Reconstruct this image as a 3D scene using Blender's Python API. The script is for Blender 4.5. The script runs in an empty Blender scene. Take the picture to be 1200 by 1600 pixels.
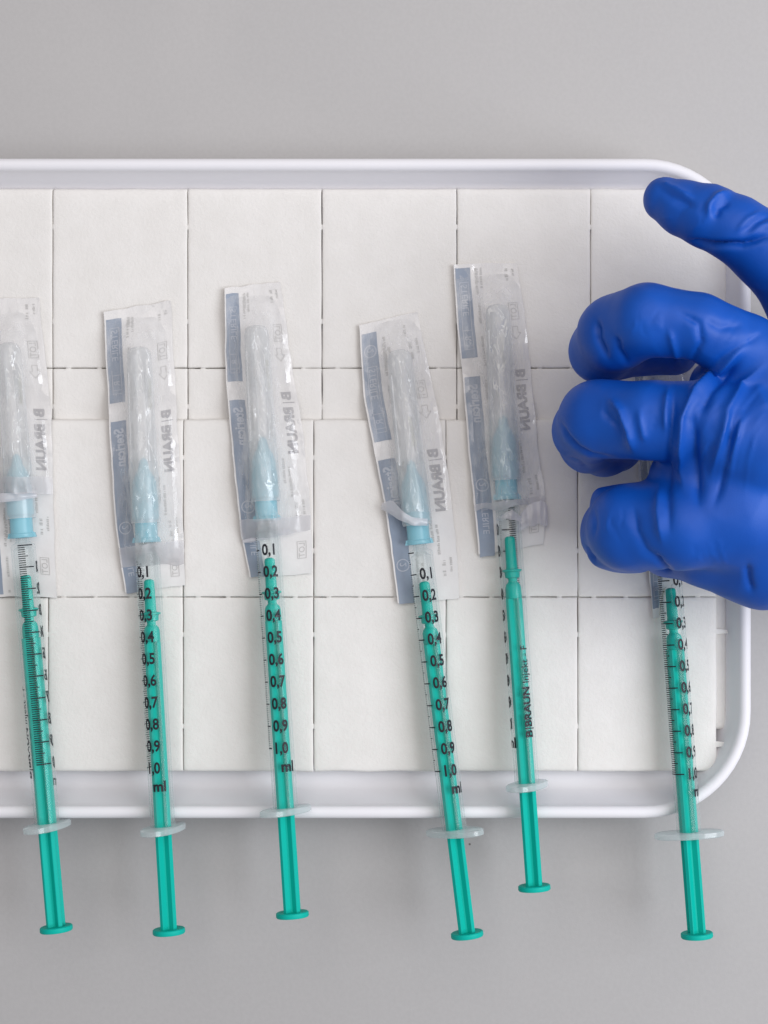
import bpy, math, random
import numpy as np
from mathutils import Vector, Matrix, noise

random.seed(7)
rng = np.random.default_rng(7)
SC = bpy.context.scene
COL = SC.collection
MM = 0.001

# ------------------------------------------------------------------ camera, world, lamps, exposure
CAM_D = 460.0                 # mm above the upper swab strip
FPX = 5.5 * CAM_D             # focal length in photograph pixels (1200 x 1600)
cam_d = bpy.data.cameras.new("camera")
cam_d.sensor_fit = 'VERTICAL'
cam_d.sensor_height = 24.0
cam_d.lens = 24.0 * FPX / 1600.0
cam_d.clip_start = 0.01
cam_d.clip_end = 50.0
cam = bpy.data.objects.new("camera", cam_d)
COL.objects.link(cam)
cam.location = (0, 0, CAM_D * MM)
SC.camera = cam

world = bpy.data.worlds.new("World")
SC.world = world
world.use_nodes = True
bg = world.node_tree.nodes["Background"]
bg.inputs[0].default_value = (0.86, 0.86, 0.92, 1)
bg.inputs[1].default_value = 0.34

def area(name, loc, target, size, power, color):
    d = bpy.data.lights.new(name, 'AREA')
    d.shape = 'RECTANGLE'
    d.size, d.size_y = size
    d.energy = power
    d.color = color
    o = bpy.data.objects.new(name, d)
    COL.objects.link(o)
    o.location = loc
    o.rotation_euler = (Vector(target) - Vector(loc)).to_track_quat('-Z', 'Y').to_euler()
    return o

area("window_light", (0.64, -0.04, 0.66), (0.03, -0.02, 0), (0.58, 0.58), 6.2, (0.92, 0.948, 1.0))
area("ceiling_light", (0.08, 0.46, 1.2), (0.02, 0.0, 0), (1.3, 1.0), 7.0, (1.0, 0.93, 0.885))

SC.view_settings.view_transform = 'Standard'
SC.view_settings.look = 'None'
SC.view_settings.exposure = 0.0
SC.view_settings.gamma = 1.0
SC.render.engine = 'CYCLES'
SC.cycles.max_bounces = 14
SC.cycles.transparent_max_bounces = 32
SC.cycles.caustics_reflective = False
SC.cycles.caustics_refractive = False

# ------------------------------------------------------------------ helpers
def P(px, py, z):
    """point of the place (mm) that lies at height z under photograph pixel px,py"""
    k = (CAM_D - z) / FPX
    return np.array([(px - 600.0) * k, -(py - 800.0) * k, z])

def sstep(a, b, x):
    t = min(1.0, max(0.0, (x - a) / (b - a)))
    return t * t * (3 - 2 * t)

def n3(x, y, z=0.0):
    return noise.noise(Vector((x, y, z)))

def link(name, me, parent=None, mat=None):
    o = bpy.data.objects.new(name, me)
    COL.objects.link(o)
    if parent is not None:
        o.parent = parent
    if mat is not None and me is not None:
        me.materials.append(mat)
    return o

def mesh(name, verts, faces, mat, parent=None, smooth=True, origin=None, sharp=0):
    """verts in mm (world, or local when origin is None and the parent carries a transform)"""
    v = np.asarray(verts, dtype=float)
    if origin is not None:
        v = v - np.asarray(origin)
    v = v * MM
    me = bpy.data.meshes.new(name)
    me.from_pydata([tuple(p) for p in v], [], [tuple(int(i) for i in f) for f in faces])
    if smooth:
        me.polygons.foreach_set('use_smooth', [True] * len(me.polygons))
    me.update()
    if smooth and sharp: me.set_sharp_from_angle(angle=math.radians(sharp))
    return link(name, me, parent, mat)

def empty(name, loc_mm, label, cat, group=None):
    o = link(name, None)
    o.location = tuple(np.asarray(loc_mm) * MM)
    o.empty_display_size = 0.01
    tag(o, label, cat, group)
    return o

def tag(o, label=None, cat=None, group=None, kind=None):
    if label: o['label'] = label
    if cat: o['category'] = cat
    if group: o['group'] = group
    if kind: o['kind'] = kind

class MB:
    def __init__(s): s.v = []; s.f = []
    def add(s, v, f):
        b = len(s.v); s.v += [tuple(p) for p in v]; s.f += [tuple(i + b for i in q) for q in f]
    def lathe(s, prof, n=32, cap0=False, cap1=False):
        """profile of (y, r) round the local y axis"""
        v = []; f = []
        for (y, r) in prof:
            for k in range(n):
                a = 2 * math.pi * k / n
                v.append((r * math.sin(a), y, r * math.cos(a)))
        for i in range(len(prof) - 1):
            for k in range(n):
                k2 = (k + 1) % n
                f.append((i * n + k, i * n + k2, (i + 1) * n + k2, (i + 1) * n + k))
        if cap0: f.append(tuple(range(n - 1, -1, -1)))
        if cap1: f.append(tuple((len(prof) - 1) * n + k for k in range(n)))
        s.add(v, f)
    def prism(s, outline, y0, y1, bev=0.0):
        """outline in (x,z), extruded along y"""
        n = len(outline)
        rings = [(y0, 1 - bev), (y0 + (0.12 if bev else 0) * np.sign(y1 - y0), 1), (y1 - (0.12 if bev else 0) * np.sign(y1 - y0), 1), (y1, 1 - bev)] if bev else [(y0, 1), (y1, 1)]
        v = []; f = []
        for (y, q) in rings:
            for (x, z) in outline: v.append((x * q, y, z * q))
        for i in range(len(rings) - 1):
            for k in range(n):
                k2 = (k + 1) % n
                f.append((i * n + k, i * n + k2, (i + 1) * n + k2, (i + 1) * n + k))
        f.append(tuple(range(n - 1, -1, -1))); f.append(tuple((len(rings) - 1) * n + k for k in range(n)))
        s.add(v, f)
    def build(s, name, mat, parent=None, smooth=True, origin=None, sharp=0):
        return mesh(name, s.v, s.f, mat, parent, smooth, origin, sharp)

_tc = {}
def text2d(txt, height, xscale=1.0, bold=0.0):
    """flat lettering as (verts2d, faces); cap height in mm, origin at the lower left"""
    key = (txt, bold)
    if key not in _tc:
        c = bpy.data.curves.new('lettering', 'FONT')
        c.body = txt; c.size = 1.0; c.fill_mode = 'FRONT'; c.resolution_u = 3; c.offset = bold
        o = bpy.data.objects.new('lettering', c)
        COL.objects.link(o)
        dg = bpy.context.evaluated_depsgraph_get()
        m = o.evaluated_get(dg).to_mesh()
        v = np.array([tuple(q.co)[:2] for q in m.vertices]) if len(m.vertices) else np.zeros((0, 2))
        f = [tuple(p.vertices) for p in m.polygons]
        o.evaluated_get(dg).to_mesh_clear()
        bpy.data.objects.remove(o); bpy.data.curves.remove(c)
        if len(v): v[:, 0] -= v[:, 0].min()
        _tc[key] = (v, f)
    v, f = _tc[key]
    v = v.copy()
    v *= height / 0.70
    v[:, 0] *= xscale
    return v, f

# ------------------------------------------------------------------ materials
def new_mat(name):
    m = bpy.data.materials.new(name); m.use_nodes = True
    nt = m.node_tree
    return m, nt, nt.nodes["Principled BSDF"], nt.nodes["Material Output"]

def noise_bump(nt, bsdf, layers, vec='Object'):
    """layers: list of (scale per metre, strength, distance m, detail)"""
    tc = nt.nodes.new('ShaderNodeTexCoord')
    prev = None
    for (s, st, dist, det) in layers:
        n = nt.nodes.new('ShaderNodeTexNoise'); n.inputs['Scale'].default_value = s
        n.inputs['Detail'].default_value = det
        nt.links.new(tc.outputs[vec], n.inputs['Vector'])
        b = nt.nodes.new('ShaderNodeBump'); b.inputs['Strength'].default_value = st
        b.inputs['Distance'].default_value = dist
        nt.links.new(n.outputs['Fac'], b.inputs['Height'])
        if prev: nt.links.new(prev.outputs['Normal'], b.inputs['Normal'])
        prev = b
    nt.links.new(prev.outputs['Normal'], bsdf.inputs['Normal'])
    return tc

def mottled(nt, bsdf, c1, c2, scale, detail=6, lo=0.35, hi=0.65):
    tc = nt.nodes.new('ShaderNodeTexCoord')
    n = nt.nodes.new('ShaderNodeTexNoise'); n.inputs['Scale'].default_value = scale; n.inputs['Detail'].default_value = detail
    nt.links.new(tc.outputs['Object'], n.inputs['Vector'])
    r = nt.nodes.new('ShaderNodeValToRGB')
    r.color_ramp.elements[0].position = lo; r.color_ramp.elements[0].color = (*c1, 1)
    r.color_ramp.elements[1].position = hi; r.color_ramp.elements[1].color = (*c2, 1)
    nt.links.new(n.outputs['Fac'], r.inputs['Fac'])
    nt.links.new(r.outputs['Color'], bsdf.inputs['Base Color'])

def simple(name, col, rough=0.5, spec=0.5, sss=0.0, bumps=None):
    m, nt, b, out = new_mat(name)
    b.inputs['Base Color'].default_value = (*col, 1)
    b.inputs['Roughness'].default_value = rough
    b.inputs['Specular IOR Level'].default_value = spec
    if sss:
        b.inputs['Subsurface Weight'].default_value = sss
        b.inputs['Subsurface Radius'].default_value = (1, 1, 1)
        b.inputs['Subsurface Scale'].default_value = 0.0012
    if bumps: noise_bump(nt, b, bumps)
    return m

def clear(name, tint, body, body_fac, edge_fac, rough=0.08, gloss=0.5, bumps=None, f0=0.04, patchy=False):
    """thin clear plastic: see-through, milky towards the edges, with a glossy coat"""
    m, nt, b, out = new_mat(name)
    nt.nodes.remove(b)
    tr = nt.nodes.new('ShaderNodeBsdfTransparent'); tr.inputs[0].default_value = (*tint, 1)
    df = nt.nodes.new('ShaderNodeBsdfDiffuse'); df.inputs[0].default_value = (*body, 1)
    tl = nt.nodes.new('ShaderNodeBsdfTranslucent'); tl.inputs[0].default_value = (*body, 1)
    dm = nt.nodes.new('ShaderNodeMixShader'); dm.inputs[0].default_value = 0.3
    nt.links.new(df.outputs[0], dm.inputs[1]); nt.links.new(tl.outputs[0], dm.inputs[2])
    lw = nt.nodes.new('ShaderNodeLayerWeight'); lw.inputs['Blend'].default_value = 0.35
    mr = nt.nodes.new('ShaderNodeMapRange')
    mr.inputs['To Min'].default_value = body_fac; mr.inputs['To Max'].default_value = edge_fac
    nt.links.new(lw.outputs['Facing'], mr.inputs['Value'])
    m1 = nt.nodes.new('ShaderNodeMixShader')
    if patchy:            # stretched, whitened streaks along the film
        tcs = nt.nodes.new('ShaderNodeTexCoord'); mps = nt.nodes.new('ShaderNodeMapping'); mps.inputs['Scale'].default_value = (1.0, 0.30, 1.0)
        mps.inputs['Rotation'].default_value = (0, 0, 0.12)
        sn = nt.nodes.new('ShaderNodeTexNoise'); sn.inputs['Scale'].default_value = 330; sn.inputs['Detail'].default_value = 4; sn.inputs['Distortion'].default_value = 0.8
        nt.links.new(tcs.outputs['Object'], mps.inputs[0]); nt.links.new(mps.outputs[0], sn.inputs['Vector'])
        sm = nt.nodes.new('ShaderNodeMapRange'); sm.inputs['From Min'].default_value = 0.38; sm.inputs['From Max'].default_value = 0.66
        sm.inputs['To Min'].default_value = 0.35; sm.inputs['To Max'].default_value = 1.9
        nt.links.new(sn.outputs['Fac'], sm.inputs['Value'])
        ms = nt.nodes.new('ShaderNodeMath'); ms.operation = 'MULTIPLY'
        nt.links.new(mr.outputs[0], ms.inputs[0]); nt.links.new(sm.outputs[0], ms.inputs[1])
        mr = ms
    nt.links.new(mr.outputs[0], m1.inputs[0]); nt.links.new(tr.outputs[0], m1.inputs[1]); nt.links.new(dm.outputs[0], m1.inputs[2])
    gl = nt.nodes.new('ShaderNodeBsdfGlossy'); gl.inputs['Roughness'].default_value = rough
    gl.inputs['Color'].default_value = (1, 1, 1, 1)
    # Schlick reflectance, the same from both faces of the thin wall
    lf = nt.nodes.new('ShaderNodeLayerWeight'); lf.inputs['Blend'].default_value = 0.5
    pw = nt.nodes.new('ShaderNodeMath'); pw.operation = 'POWER'; pw.inputs[1].default_value = 5.0
    nt.links.new(lf.outputs['Facing'], pw.inputs[0])
    mu = nt.nodes.new('ShaderNodeMath'); mu.operation = 'MULTIPLY_ADD'
    mu.inputs[1].default_value = 0.9 * gloss; mu.inputs[2].default_value = f0
    nt.links.new(pw.outputs[0], mu.inputs[0])
    m2 = nt.nodes.new('ShaderNodeMixShader')
    if patchy:            # the film clings here and there and is only shiny where it stands free
        tcp = nt.nodes.new('ShaderNodeTexCoord'); pn = nt.nodes.new('ShaderNodeTexNoise')
        pn.inputs['Scale'].default_value = 210; pn.inputs['Detail'].default_value = 3
        nt.links.new(tcp.outputs['Object'], pn.inputs['Vector'])
        pm = nt.nodes.new('ShaderNodeMapRange'); pm.inputs['From Min'].default_value = 0.50; pm.inputs['From Max'].default_value = 0.62
        pm.inputs['To Min'].default_value = 0.30; pm.inputs['To Max'].default_value = 1.0
        nt.links.new(pn.outputs['Fac'], pm.inputs['Value'])
        mm = nt.nodes.new('ShaderNodeMath'); mm.operation = 'MULTIPLY'
        nt.links.new(mu.outputs[0], mm.inputs[0]); nt.links.new(pm.outputs[0], mm.inputs[1])
        mu = mm
    nt.links.new(mu.outputs[0], m2.inputs[0]); nt.links.new(m1.outputs[0], m2.inputs[1]); nt.links.new(gl.outputs[0], m2.inputs[2])
    nt.links.new(m2.outputs[0], out.inputs[0])
    if bumps:
        class B: pass
        tc = nt.nodes.new('ShaderNodeTexCoord'); prev = None
        for (s, st, dist, det) in bumps:
            n = nt.nodes.new('ShaderNodeTexNoise'); n.inputs['Scale'].default_value = s; n.inputs['Detail'].default_value = det
            nt.links.new(tc.outputs['Object'], n.inputs['Vector'])
            bp = nt.nodes.new('ShaderNodeBump'); bp.inputs['Strength'].default_value = st; bp.inputs['Distance'].default_value = dist
            nt.links.new(n.outputs['Fac'], bp.inputs['Height'])
            if prev: nt.links.new(prev.outputs[0], bp.inputs['Normal'])
            prev = bp
        nt.links.new(prev.outputs[0], gl.inputs['Normal'])
    return m

M = {}
# grey laminate table top
m, nt, b, out = new_mat('table_laminate')
mottled(nt, b, (0.440, 0.431, 0.428), (0.456, 0.447, 0.444), 900, 8)
ramp = b.inputs['Base Color'].links[0].from_node
vt = nt.nodes.new('ShaderNodeTexVoronoi'); vt.inputs['Scale'].default_value = 24
tcv = nt.nodes.new('ShaderNodeTexCoord'); nt.links.new(tcv.outputs['Object'], vt.inputs['Vector'])
lt = nt.nodes.new('ShaderNodeMath'); lt.operation = 'LESS_THAN'; lt.inputs[1].default_value = 0.011
nt.links.new(vt.outputs['Distance'], lt.inputs[0])
mxs = nt.nodes.new('ShaderNodeMix'); mxs.data_type = 'RGBA'; mxs.inputs['B'].default_value = (0.16, 0.14, 0.13, 1)
nt.links.new(lt.outputs[0], mxs.inputs['Factor']); nt.links.new(ramp.outputs[0], mxs.inputs['A']); nt.links.new(mxs.outputs['Result'], b.inputs['Base Color'])
tc = nt.nodes.new('ShaderNodeTexCoord'); n = nt.nodes.new('ShaderNodeTexNoise')
n.inputs['Scale'].default_value = 14; n.inputs['Detail'].default_value = 5; n.inputs['Distortion'].default_value = 0.6
mr = nt.nodes.new('ShaderNodeMapRange'); mr.inputs['From Min'].default_value = 0.35; mr.inputs['From Max'].default_value = 0.65
mr.inputs['To Min'].default_value = 0.30; mr.inputs['To Max'].default_value = 0.46
nt.links.new(tc.outputs['Object'], n.inputs['Vector']); nt.links.new(n.outputs['Fac'], mr.inputs['Value']); nt.links.new(mr.outputs[0], b.inputs['Roughness'])
noise_bump(nt, b, [(2500, 0.12, 0.0002, 3)])
M['table'] = m
M['tray'] = simple('white_tray_plastic', (0.84, 0.83, 0.86), 0.48, 0.32, 0.0, [(45, 0.05, 0.001, 2)])
# cellulose
m, nt, b, out = new_mat('cellulose')
mottled(nt, b, (0.785, 0.765, 0.735), (0.81, 0.79, 0.762), 160, 8)
b.inputs['Roughness'].default_value = 0.95
b.inputs['Specular IOR Level'].default_value = 0.15
noise_bump(nt, b, [(70, 0.10, 0.0012, 3), (420, 0.16, 0.0006, 5), (1100, 0.24, 0.0004, 4), (3200, 0.26, 0.0002, 2)])
M['pad'] = m
M['green'] = simple('green_polypropylene', (0.0, 0.465, 0.38), 0.55, 0.2, 0.0, [(500, 0.06, 0.0002, 2)])
M['ink'] = simple('black_ink', (0.012, 0.013, 0.02), 0.5, 0.3)
M['barrel'] = clear('clear_barrel', (0.975, 0.985, 0.985), (0.80, 0.86, 0.87), 0.0, 0.30, 0.12, 0.25, None, 0.010)
M['flange'] = clear('clear_flange', (0.93, 0.965, 0.97), (0.86, 0.92, 0.93), 0.34, 0.66, 0.15, 0.5)
M['sheath'] = clear('milky_sheath', (0.95, 0.96, 0.965), (0.93, 0.935, 0.935), 0.36, 0.42, 0.2, 0.3)
m, nt, b, out = new_mat('blue_hub')
b.inputs['Base Color'].default_value = (0.29, 0.63, 0.74, 1)
b.inputs['Roughness'].default_value = 0.3
b.inputs['Alpha'].default_value = 0.76
M['hub'] = m
M['film'] = clear('blister_film', (0.985, 0.985, 0.985), (0.95, 0.945, 0.94), 0.12, 0.34, 0.075, 0.6, [(140, 0.22, 0.0012, 2), (620, 0.10, 0.0004, 2)], 0.07, True)
M['seal'] = clear('heat_seal_film', (0.98, 0.98, 0.985), (0.82, 0.81, 0.83), 0.45, 0.6, 0.3, 0.4, [(1500, 0.3, 0.0003, 2)], 0.03)
M['flap'] = clear('peeled_film', (0.96, 0.96, 0.97), (0.86, 0.85, 0.89), 0.62, 0.85, 0.25, 0.6)
m, nt, b, out = new_mat('backing_paper')
mottled(nt, b, (0.75, 0.735, 0.725), (0.785, 0.77, 0.76), 220, 6)
b.inputs['Roughness'].default_value = 0.6
noise_bump(nt, b, [(130, 0.12, 0.001, 3), (1800, 0.12, 0.0002, 2)])
M['paper'] = m
m, nt, b, out = new_mat('blue_print')
mottled(nt, b, (0.20, 0.25, 0.335), (0.33, 0.38, 0.46), 75, 4, 0.3, 0.7)
b.inputs['Roughness'].default_value = 0.55
M['print_blue'] = m
M['print_pale'] = simple('pale_print', (0.47, 0.50, 0.56), 0.6)
M['print_grey'] = simple('grey_print', (0.42, 0.41, 0.42), 0.6)
M['print_faint'] = simple('faint_print', (0.54, 0.53, 0.515), 0.6)
M['print_yellow'] = simple('faint_yellow_print', (0.50, 0.49, 0.36), 0.6)
m, nt, b, out = new_mat('blue_nitrile')
mottled(nt, b, (0.0010, 0.072, 0.42), (0.0022, 0.088, 0.49), 60, 4)
b.inputs['Roughness'].default_value = 0.50
b.inputs['Specular IOR Level'].default_value = 0.36
noise_bump(nt, b, [(120, 0.08, 0.001, 3), (2600, 0.12, 0.0002, 2)])
base_bump = b.inputs['Normal'].links[0].from_node
tcg = nt.nodes.new('ShaderNodeTexCoord'); mpg = nt.nodes.new('ShaderNodeMapping')
mpg.inputs['Rotation'].default_value = (0, 0, math.radians(-55)); mpg.inputs['Scale'].default_value = (0.30, 1.0, 0.6)
rg = nt.nodes.new('ShaderNodeTexNoise'); rg.noise_type = 'RIDGED_MULTIFRACTAL'
rg.inputs['Scale'].default_value = 115; rg.inputs['Detail'].default_value = 3; rg.inputs['Roughness'].default_value = 0.5; rg.inputs['Distortion'].default_value = 0.35
mk_ = nt.nodes.new('ShaderNodeTexNoise'); mk_.inputs['Scale'].default_value = 42; mk_.inputs['Detail'].default_value = 2
mkr = nt.nodes.new('ShaderNodeMapRange'); mkr.inputs['From Min'].default_value = 0.45; mkr.inputs['From Max'].default_value = 0.62
wm = nt.nodes.new('ShaderNodeMath'); wm.operation = 'MULTIPLY'
nt.links.new(tcg.outputs['Object'], mpg.inputs[0]); nt.links.new(mpg.outputs[0], rg.inputs['Vector'])
nt.links.new(tcg.outputs['Object'], mk_.inputs['Vector']); nt.links.new(mk_.outputs['Fac'], mkr.inputs['Value'])
nt.links.new(rg.outputs['Fac'], wm.inputs[0]); nt.links.new(mkr.outputs[0], wm.inputs[1])
gb = nt.nodes.new('ShaderNodeBump'); gb.inputs['Strength'].default_value = 0.30; gb.inputs['Distance'].default_value = 0.0008
nt.links.new(wm.outputs[0], gb.inputs['Height']); nt.links.new(base_bump.outputs[0], gb.inputs['Normal']); nt.links.new(gb.outputs[0], b.inputs['Normal'])
M['glove'] = m

# ------------------------------------------------------------------ table (setting)
TABLE_Z = -12.0
tv = []; tf = []
N = 40
for j in range(N + 1):
    for i in range(N + 1):
        tv.append((-1100 + 2200 * i / N, -1100 + 2200 * j / N, TABLE_Z))
for j in range(N):
    for i in range(N):
        a = j * (N + 1) + i
        tf.append((a, a + 1, a + N + 2, a + N + 1))
table = mesh('table_top', tv, tf, M['table'])
tag(table, kind='structure')

# ------------------------------------------------------------------ tray
RIM_Z = 7.0
k = (CAM_D - RIM_Z) / FPX
TX1, TX0 = (1175 - 600) * k, (-420 - 600) * k
TY1, TY0 = (800 - 246) * k, (800 - 1280) * k
tcx, tcy = (TX0 + TX1) / 2, (TY0 + TY1) / 2
hx, hy, RC = (TX1 - TX0) / 2, (TY1 - TY0) / 2, 30.0

def rrect(off, n=14, m=30):
    r = max(1.0, RC - off); ax, ay = hx - off - r, hy - off - r
    pts = []
    cs = [(ax, ay, 0), (-ax, ay, 90), (-ax, -ay, 180), (ax, -ay, 270)]
    for q, (cx, cy, a0) in enumerate(cs):
        for i in range(n + 1):
            a = math.radians(a0 + 90 * i / n)
            pts.append((cx + r * math.cos(a), cy + r * math.sin(a)))
        nx, ny, na = cs[(q + 1) % 4]
        e = pts[-1]; a = math.radians(na)
        s = (nx + r * math.cos(a), ny + r * math.sin(a))
        for i in range(1, m):
            t = i / m
            pts.append((e[0] + (s[0] - e[0]) * t, e[1] + (s[1] - e[1]) * t))
    return pts

def loft(prof, cap):
    v = []; f = []; n = None
    for (off, z) in prof:
        p = rrect(off); n = len(p)
        v += [(tcx + x, tcy + y, z) for (x, y) in p]
    for i in range(len(prof) - 1):
        for a in range(n):
            b2 = (a + 1) % n
            f.append((i * n + a, i * n + b2, (i + 1) * n + b2, (i + 1) * n + a))
    if cap: f.append(tuple((len(prof) - 1) * n + a for a in range(n)))
    return v, f

tray = empty('tray', (tcx, tcy, TABLE_Z), 'shallow white tray with rounded corners lined with paper pads', 'tray')
org = (tcx, tcy, TABLE_Z)
# rolled rim
rim = []
for a in range(-60, 171, 10):
    rim.append((1.75 - 1.75 * math.cos(math.radians(a)), RIM_Z - 1.75 + 1.75 * math.sin(math.radians(a))))
v, f = loft(rim, False)
mesh('rim', v, f, M['tray'], tray, True, org)
body = [(12.0, TABLE_Z + 0.02), (9.0, TABLE_Z + 0.3), (7.4, TABLE_Z + 1.6), (2.6, RIM_Z - 3.3), (2.62, RIM_Z - 3.0)]
v, f = loft(body, False)
body_in = [(3.472, RIM_Z - 1.44), (3.62, RIM_Z - 2.3), (4.1, RIM_Z - 3.7), (5.3, RIM_Z - 6.4), (6.7, RIM_Z - 9.0), (7.8, RIM_Z - 10.4), (9.2, RIM_Z - 11.4), (11.5, RIM_Z - 11.8), (20, RIM_Z - 11.9)]
v2, f2 = loft(body_in, True)
b0 = len(v)
mesh('tray_body', v + v2, f + [tuple(i + b0 for i in q) for q in f2], M['tray'], tray, True, org)
FLOOR_Z = RIM_Z - 11.9

# ------------------------------------------------------------------ perforated cellulose swab strips
def tile(x0, x1, y0, y1, z, thick, br, gap, parent, origin, seed, outer):
    """pad between mm bounds; br: fractions of bridges per side; outer: sides that are free (l,r,t,b)"""
    nib = 0.55
    def axis(a, b, brs):
        g = {a, b}
        L = b - a
        for d in (0.0, 0.25, 0.6, 1.2, 2.4, 4.5): g.add(a + d); g.add(b - d)
        for q in np.linspace(a + 6, b - 6, 9): g.add(float(q))
        for c in brs:
            c = a + c * L
            for d in (-nib - .25, -nib, 0, nib, nib + .25): g.add(c + d)
        s = sorted(g); r = [s[0]]
        for q in s[1:]:
            if q - r[-1] > 0.08: r.append(q)
        r[-1] = b
        return r
    xs = axis(x0, x1, br['h']); ys = axis(y0, y1, br['v'])
    nx, ny = len(xs), len(ys)
    def isbr(c, a, b, brs):
        return any(abs(c - (a + q * (b - a))) <= nib + 1e-6 for q in brs)
    v = []; f = []
    for j, y in enumerate(ys):
        for i, x in enumerate(xs):
            dl, dr, db, dt = x - x0, x1 - x, y - y0, y1 - y
            X, Y = x, y
            droop = 0.0
            for (d, side, along, a, b, brs) in ((dl, 'l', y, y0, y1, br['v']), (dr, 'r', y, y0, y1, br['v']), (db, 'b', x, x0, x1, br['h']), (dt, 't', x, x0, x1, br['h'])):
                free = side in outer
                bridged = isbr(along, a, b, brs) and not free
                w = math.exp(-d / 0.5)
                droop -= 0.30 * math.exp(-d / 3.0) * n3(seed * 5.3, ord(side) * 1.7, along * 0.02)
                wob = gap * (0.5 + 0.55 * n3(along * 0.13, seed * 3.1 + ord(side), 2.0) + 0.25 * n3(along * 0.9, seed * 1.7, ord(side)))
                wob = max(0.04, wob)
                if free: wob = 0.25 * n3(along * 0.12, seed, 5.0 + ord(side))
                if bridged:
                    if isbr(along, a, b, brs): wob = 0.008
                    droop += 0.22 * w
                else:
                    droop += (0.28 if not free else 0.9) * w * (1.0 if d > 0.01 else 1.25)
                if side == 'l': X += wob * w
                if side == 'r': X -= wob * w
                if side == 'b': Y += wob * w
                if side == 't': Y -= wob * w
            zz = z - droop + 0.12 * n3(x * 0.06, y * 0.06, seed * 2.3) + 0.07 * n3(x * 0.22, y * 0.22, seed)
            v.append((X, Y, zz))
    for j in range(ny - 1):
        for i in range(nx - 1):
            a = j * nx + i
            f.append((a, a + 1, a + nx + 1, a + nx))
    # side walls
    ring = [i for i in range(nx)] + [j * nx + nx - 1 for j in range(1, ny)] + [(ny - 1) * nx + i for i in range(nx - 2, -1, -1)] + [j * nx for j in range(ny - 2, 0, -1)]
    b0 = len(v)
    for i in ring: v.append((v[i][0], v[i][1], z - thick))
    n = len(ring)
    for q in range(n):
        q2 = (q + 1) % n
        f.append((ring[q2], ring[q], b0 + q, b0 + q2))
    return mesh('pad', v, f, M['pad'], parent, True, origin)

def strip(name, label, xcuts, ycuts, z, thick, gap, seed):
    """xcuts, ycuts in photograph pixels at height z; ycuts run down"""
    c = P((xcuts[0] + xcuts[-1]) / 2, (ycuts[0] + ycuts[-1]) / 2, z - thick)
    root = empty(name, c, label, 'swab strip', 'perforated swab strips lining the tray')
    X = [P(x, 800, z)[0] for x in xcuts]; Y = [P(600, y, z)[1] for y in ycuts]
    nx, ny = len(X) - 1, len(Y) - 1
    for j in range(ny):
        for i in range(nx):
            outer = ('l' if i == 0 else '') + ('r' if i == nx - 1 else '') + ('t' if j == 0 else '') + ('b' if j == ny - 1 else '')
            br = {'h': (0.115, 0.345, 0.62, 0.86), 'v': (0.26, 0.785)}
            tile(X[i], X[i + 1], Y[j + 1], Y[j], z, thick, br, gap, root, c, seed + i * 7 + j * 31, outer)
    return root

UPPER_Z, LOWER_Z = 0.0, 2.2
up = strip('swab_strip', 'paper pad strip along the top rim, half covered by the second strip',
           [-340, -129, 82, 293, 503, 714, 923, 1137], [294, 575, 855, 1140], UPPER_Z, 4.6, 0.26, 3)
lo = strip('swab_strip', 'upper perforated paper pad strip laid over the other one, under the syringe barrels',
           [-345, -135, 75, 286, 490, 697, 903, 1121], [655, 933, 1206], LOWER_Z, 2.1, 0.26, 91)
# torn perforation nibs standing out on the free right edge
for (px, py, L, w) in ((1119, 987, 24, 9), (1119, 1163, 26, 10)):
    nb = MB()
    n = 10
    for lay, dz in ((0, -0.35),):
        for i in range(n + 1):
            t = i / n
            hw = w * 0.5 * (1 - t) ** 0.8 + 0.4
            a = P(px - 6 + L * t, py - hw - 2 * t, LOWER_Z + dz - 0.5 * t); b = P(px - 6 + L * t, py + hw + 2 * t * t, LOWER_Z + dz - 0.6 * t)
            mid = (a + b) / 2 + np.array([0, 0, 0.3 * (1 - t)])
            nb.v += [tuple(a), tuple(mid), tuple(b)]
        base = len(nb.v) - 3 * (n + 1)
        for i in range(n):
            q = base + 3 * i
            nb.f += [(q, q + 1, q + 4, q + 3), (q + 1, q + 2, q + 5, q + 4)]
    nb.build('torn_nib', M['pad'], lo, True, np.array(lo.location) / MM)

# ------------------------------------------------------------------ syringes
R_OUT, R_IN = 3.35, 2.72
GROUP_S = 'syringes laid in a row across the tray'

def make_barrel():
    b = MB()
    b.lathe([(4.6, 1.6), (1.2, 1.9), (0.8, 2.3), (0.4, R_OUT - 0.25), (0.0, R_OUT), (-0.5, R_OUT), (-20, R_OUT), (-45, R_OUT), (-74.7, R_OUT), (-75.0, R_OUT), (-75.0, R_IN), (-74.7, R_IN), (-40, R_IN), (-1.0, R_IN), (0.2, 1.2), (4.6, 1.0), (4.6, 1.6)], 40)
    return b

def oval(a, c, n=44):
    pts = []
    for i in range(n):
        t = 2 * math.pi * i / n
        ct, st = math.cos(t), math.sin(t)
        x = a * math.copysign(abs(ct) ** 0.85, ct); z = c * math.copysign(abs(st) ** 0.95, st)
        pts.append((x, z))
    return pts

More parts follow.
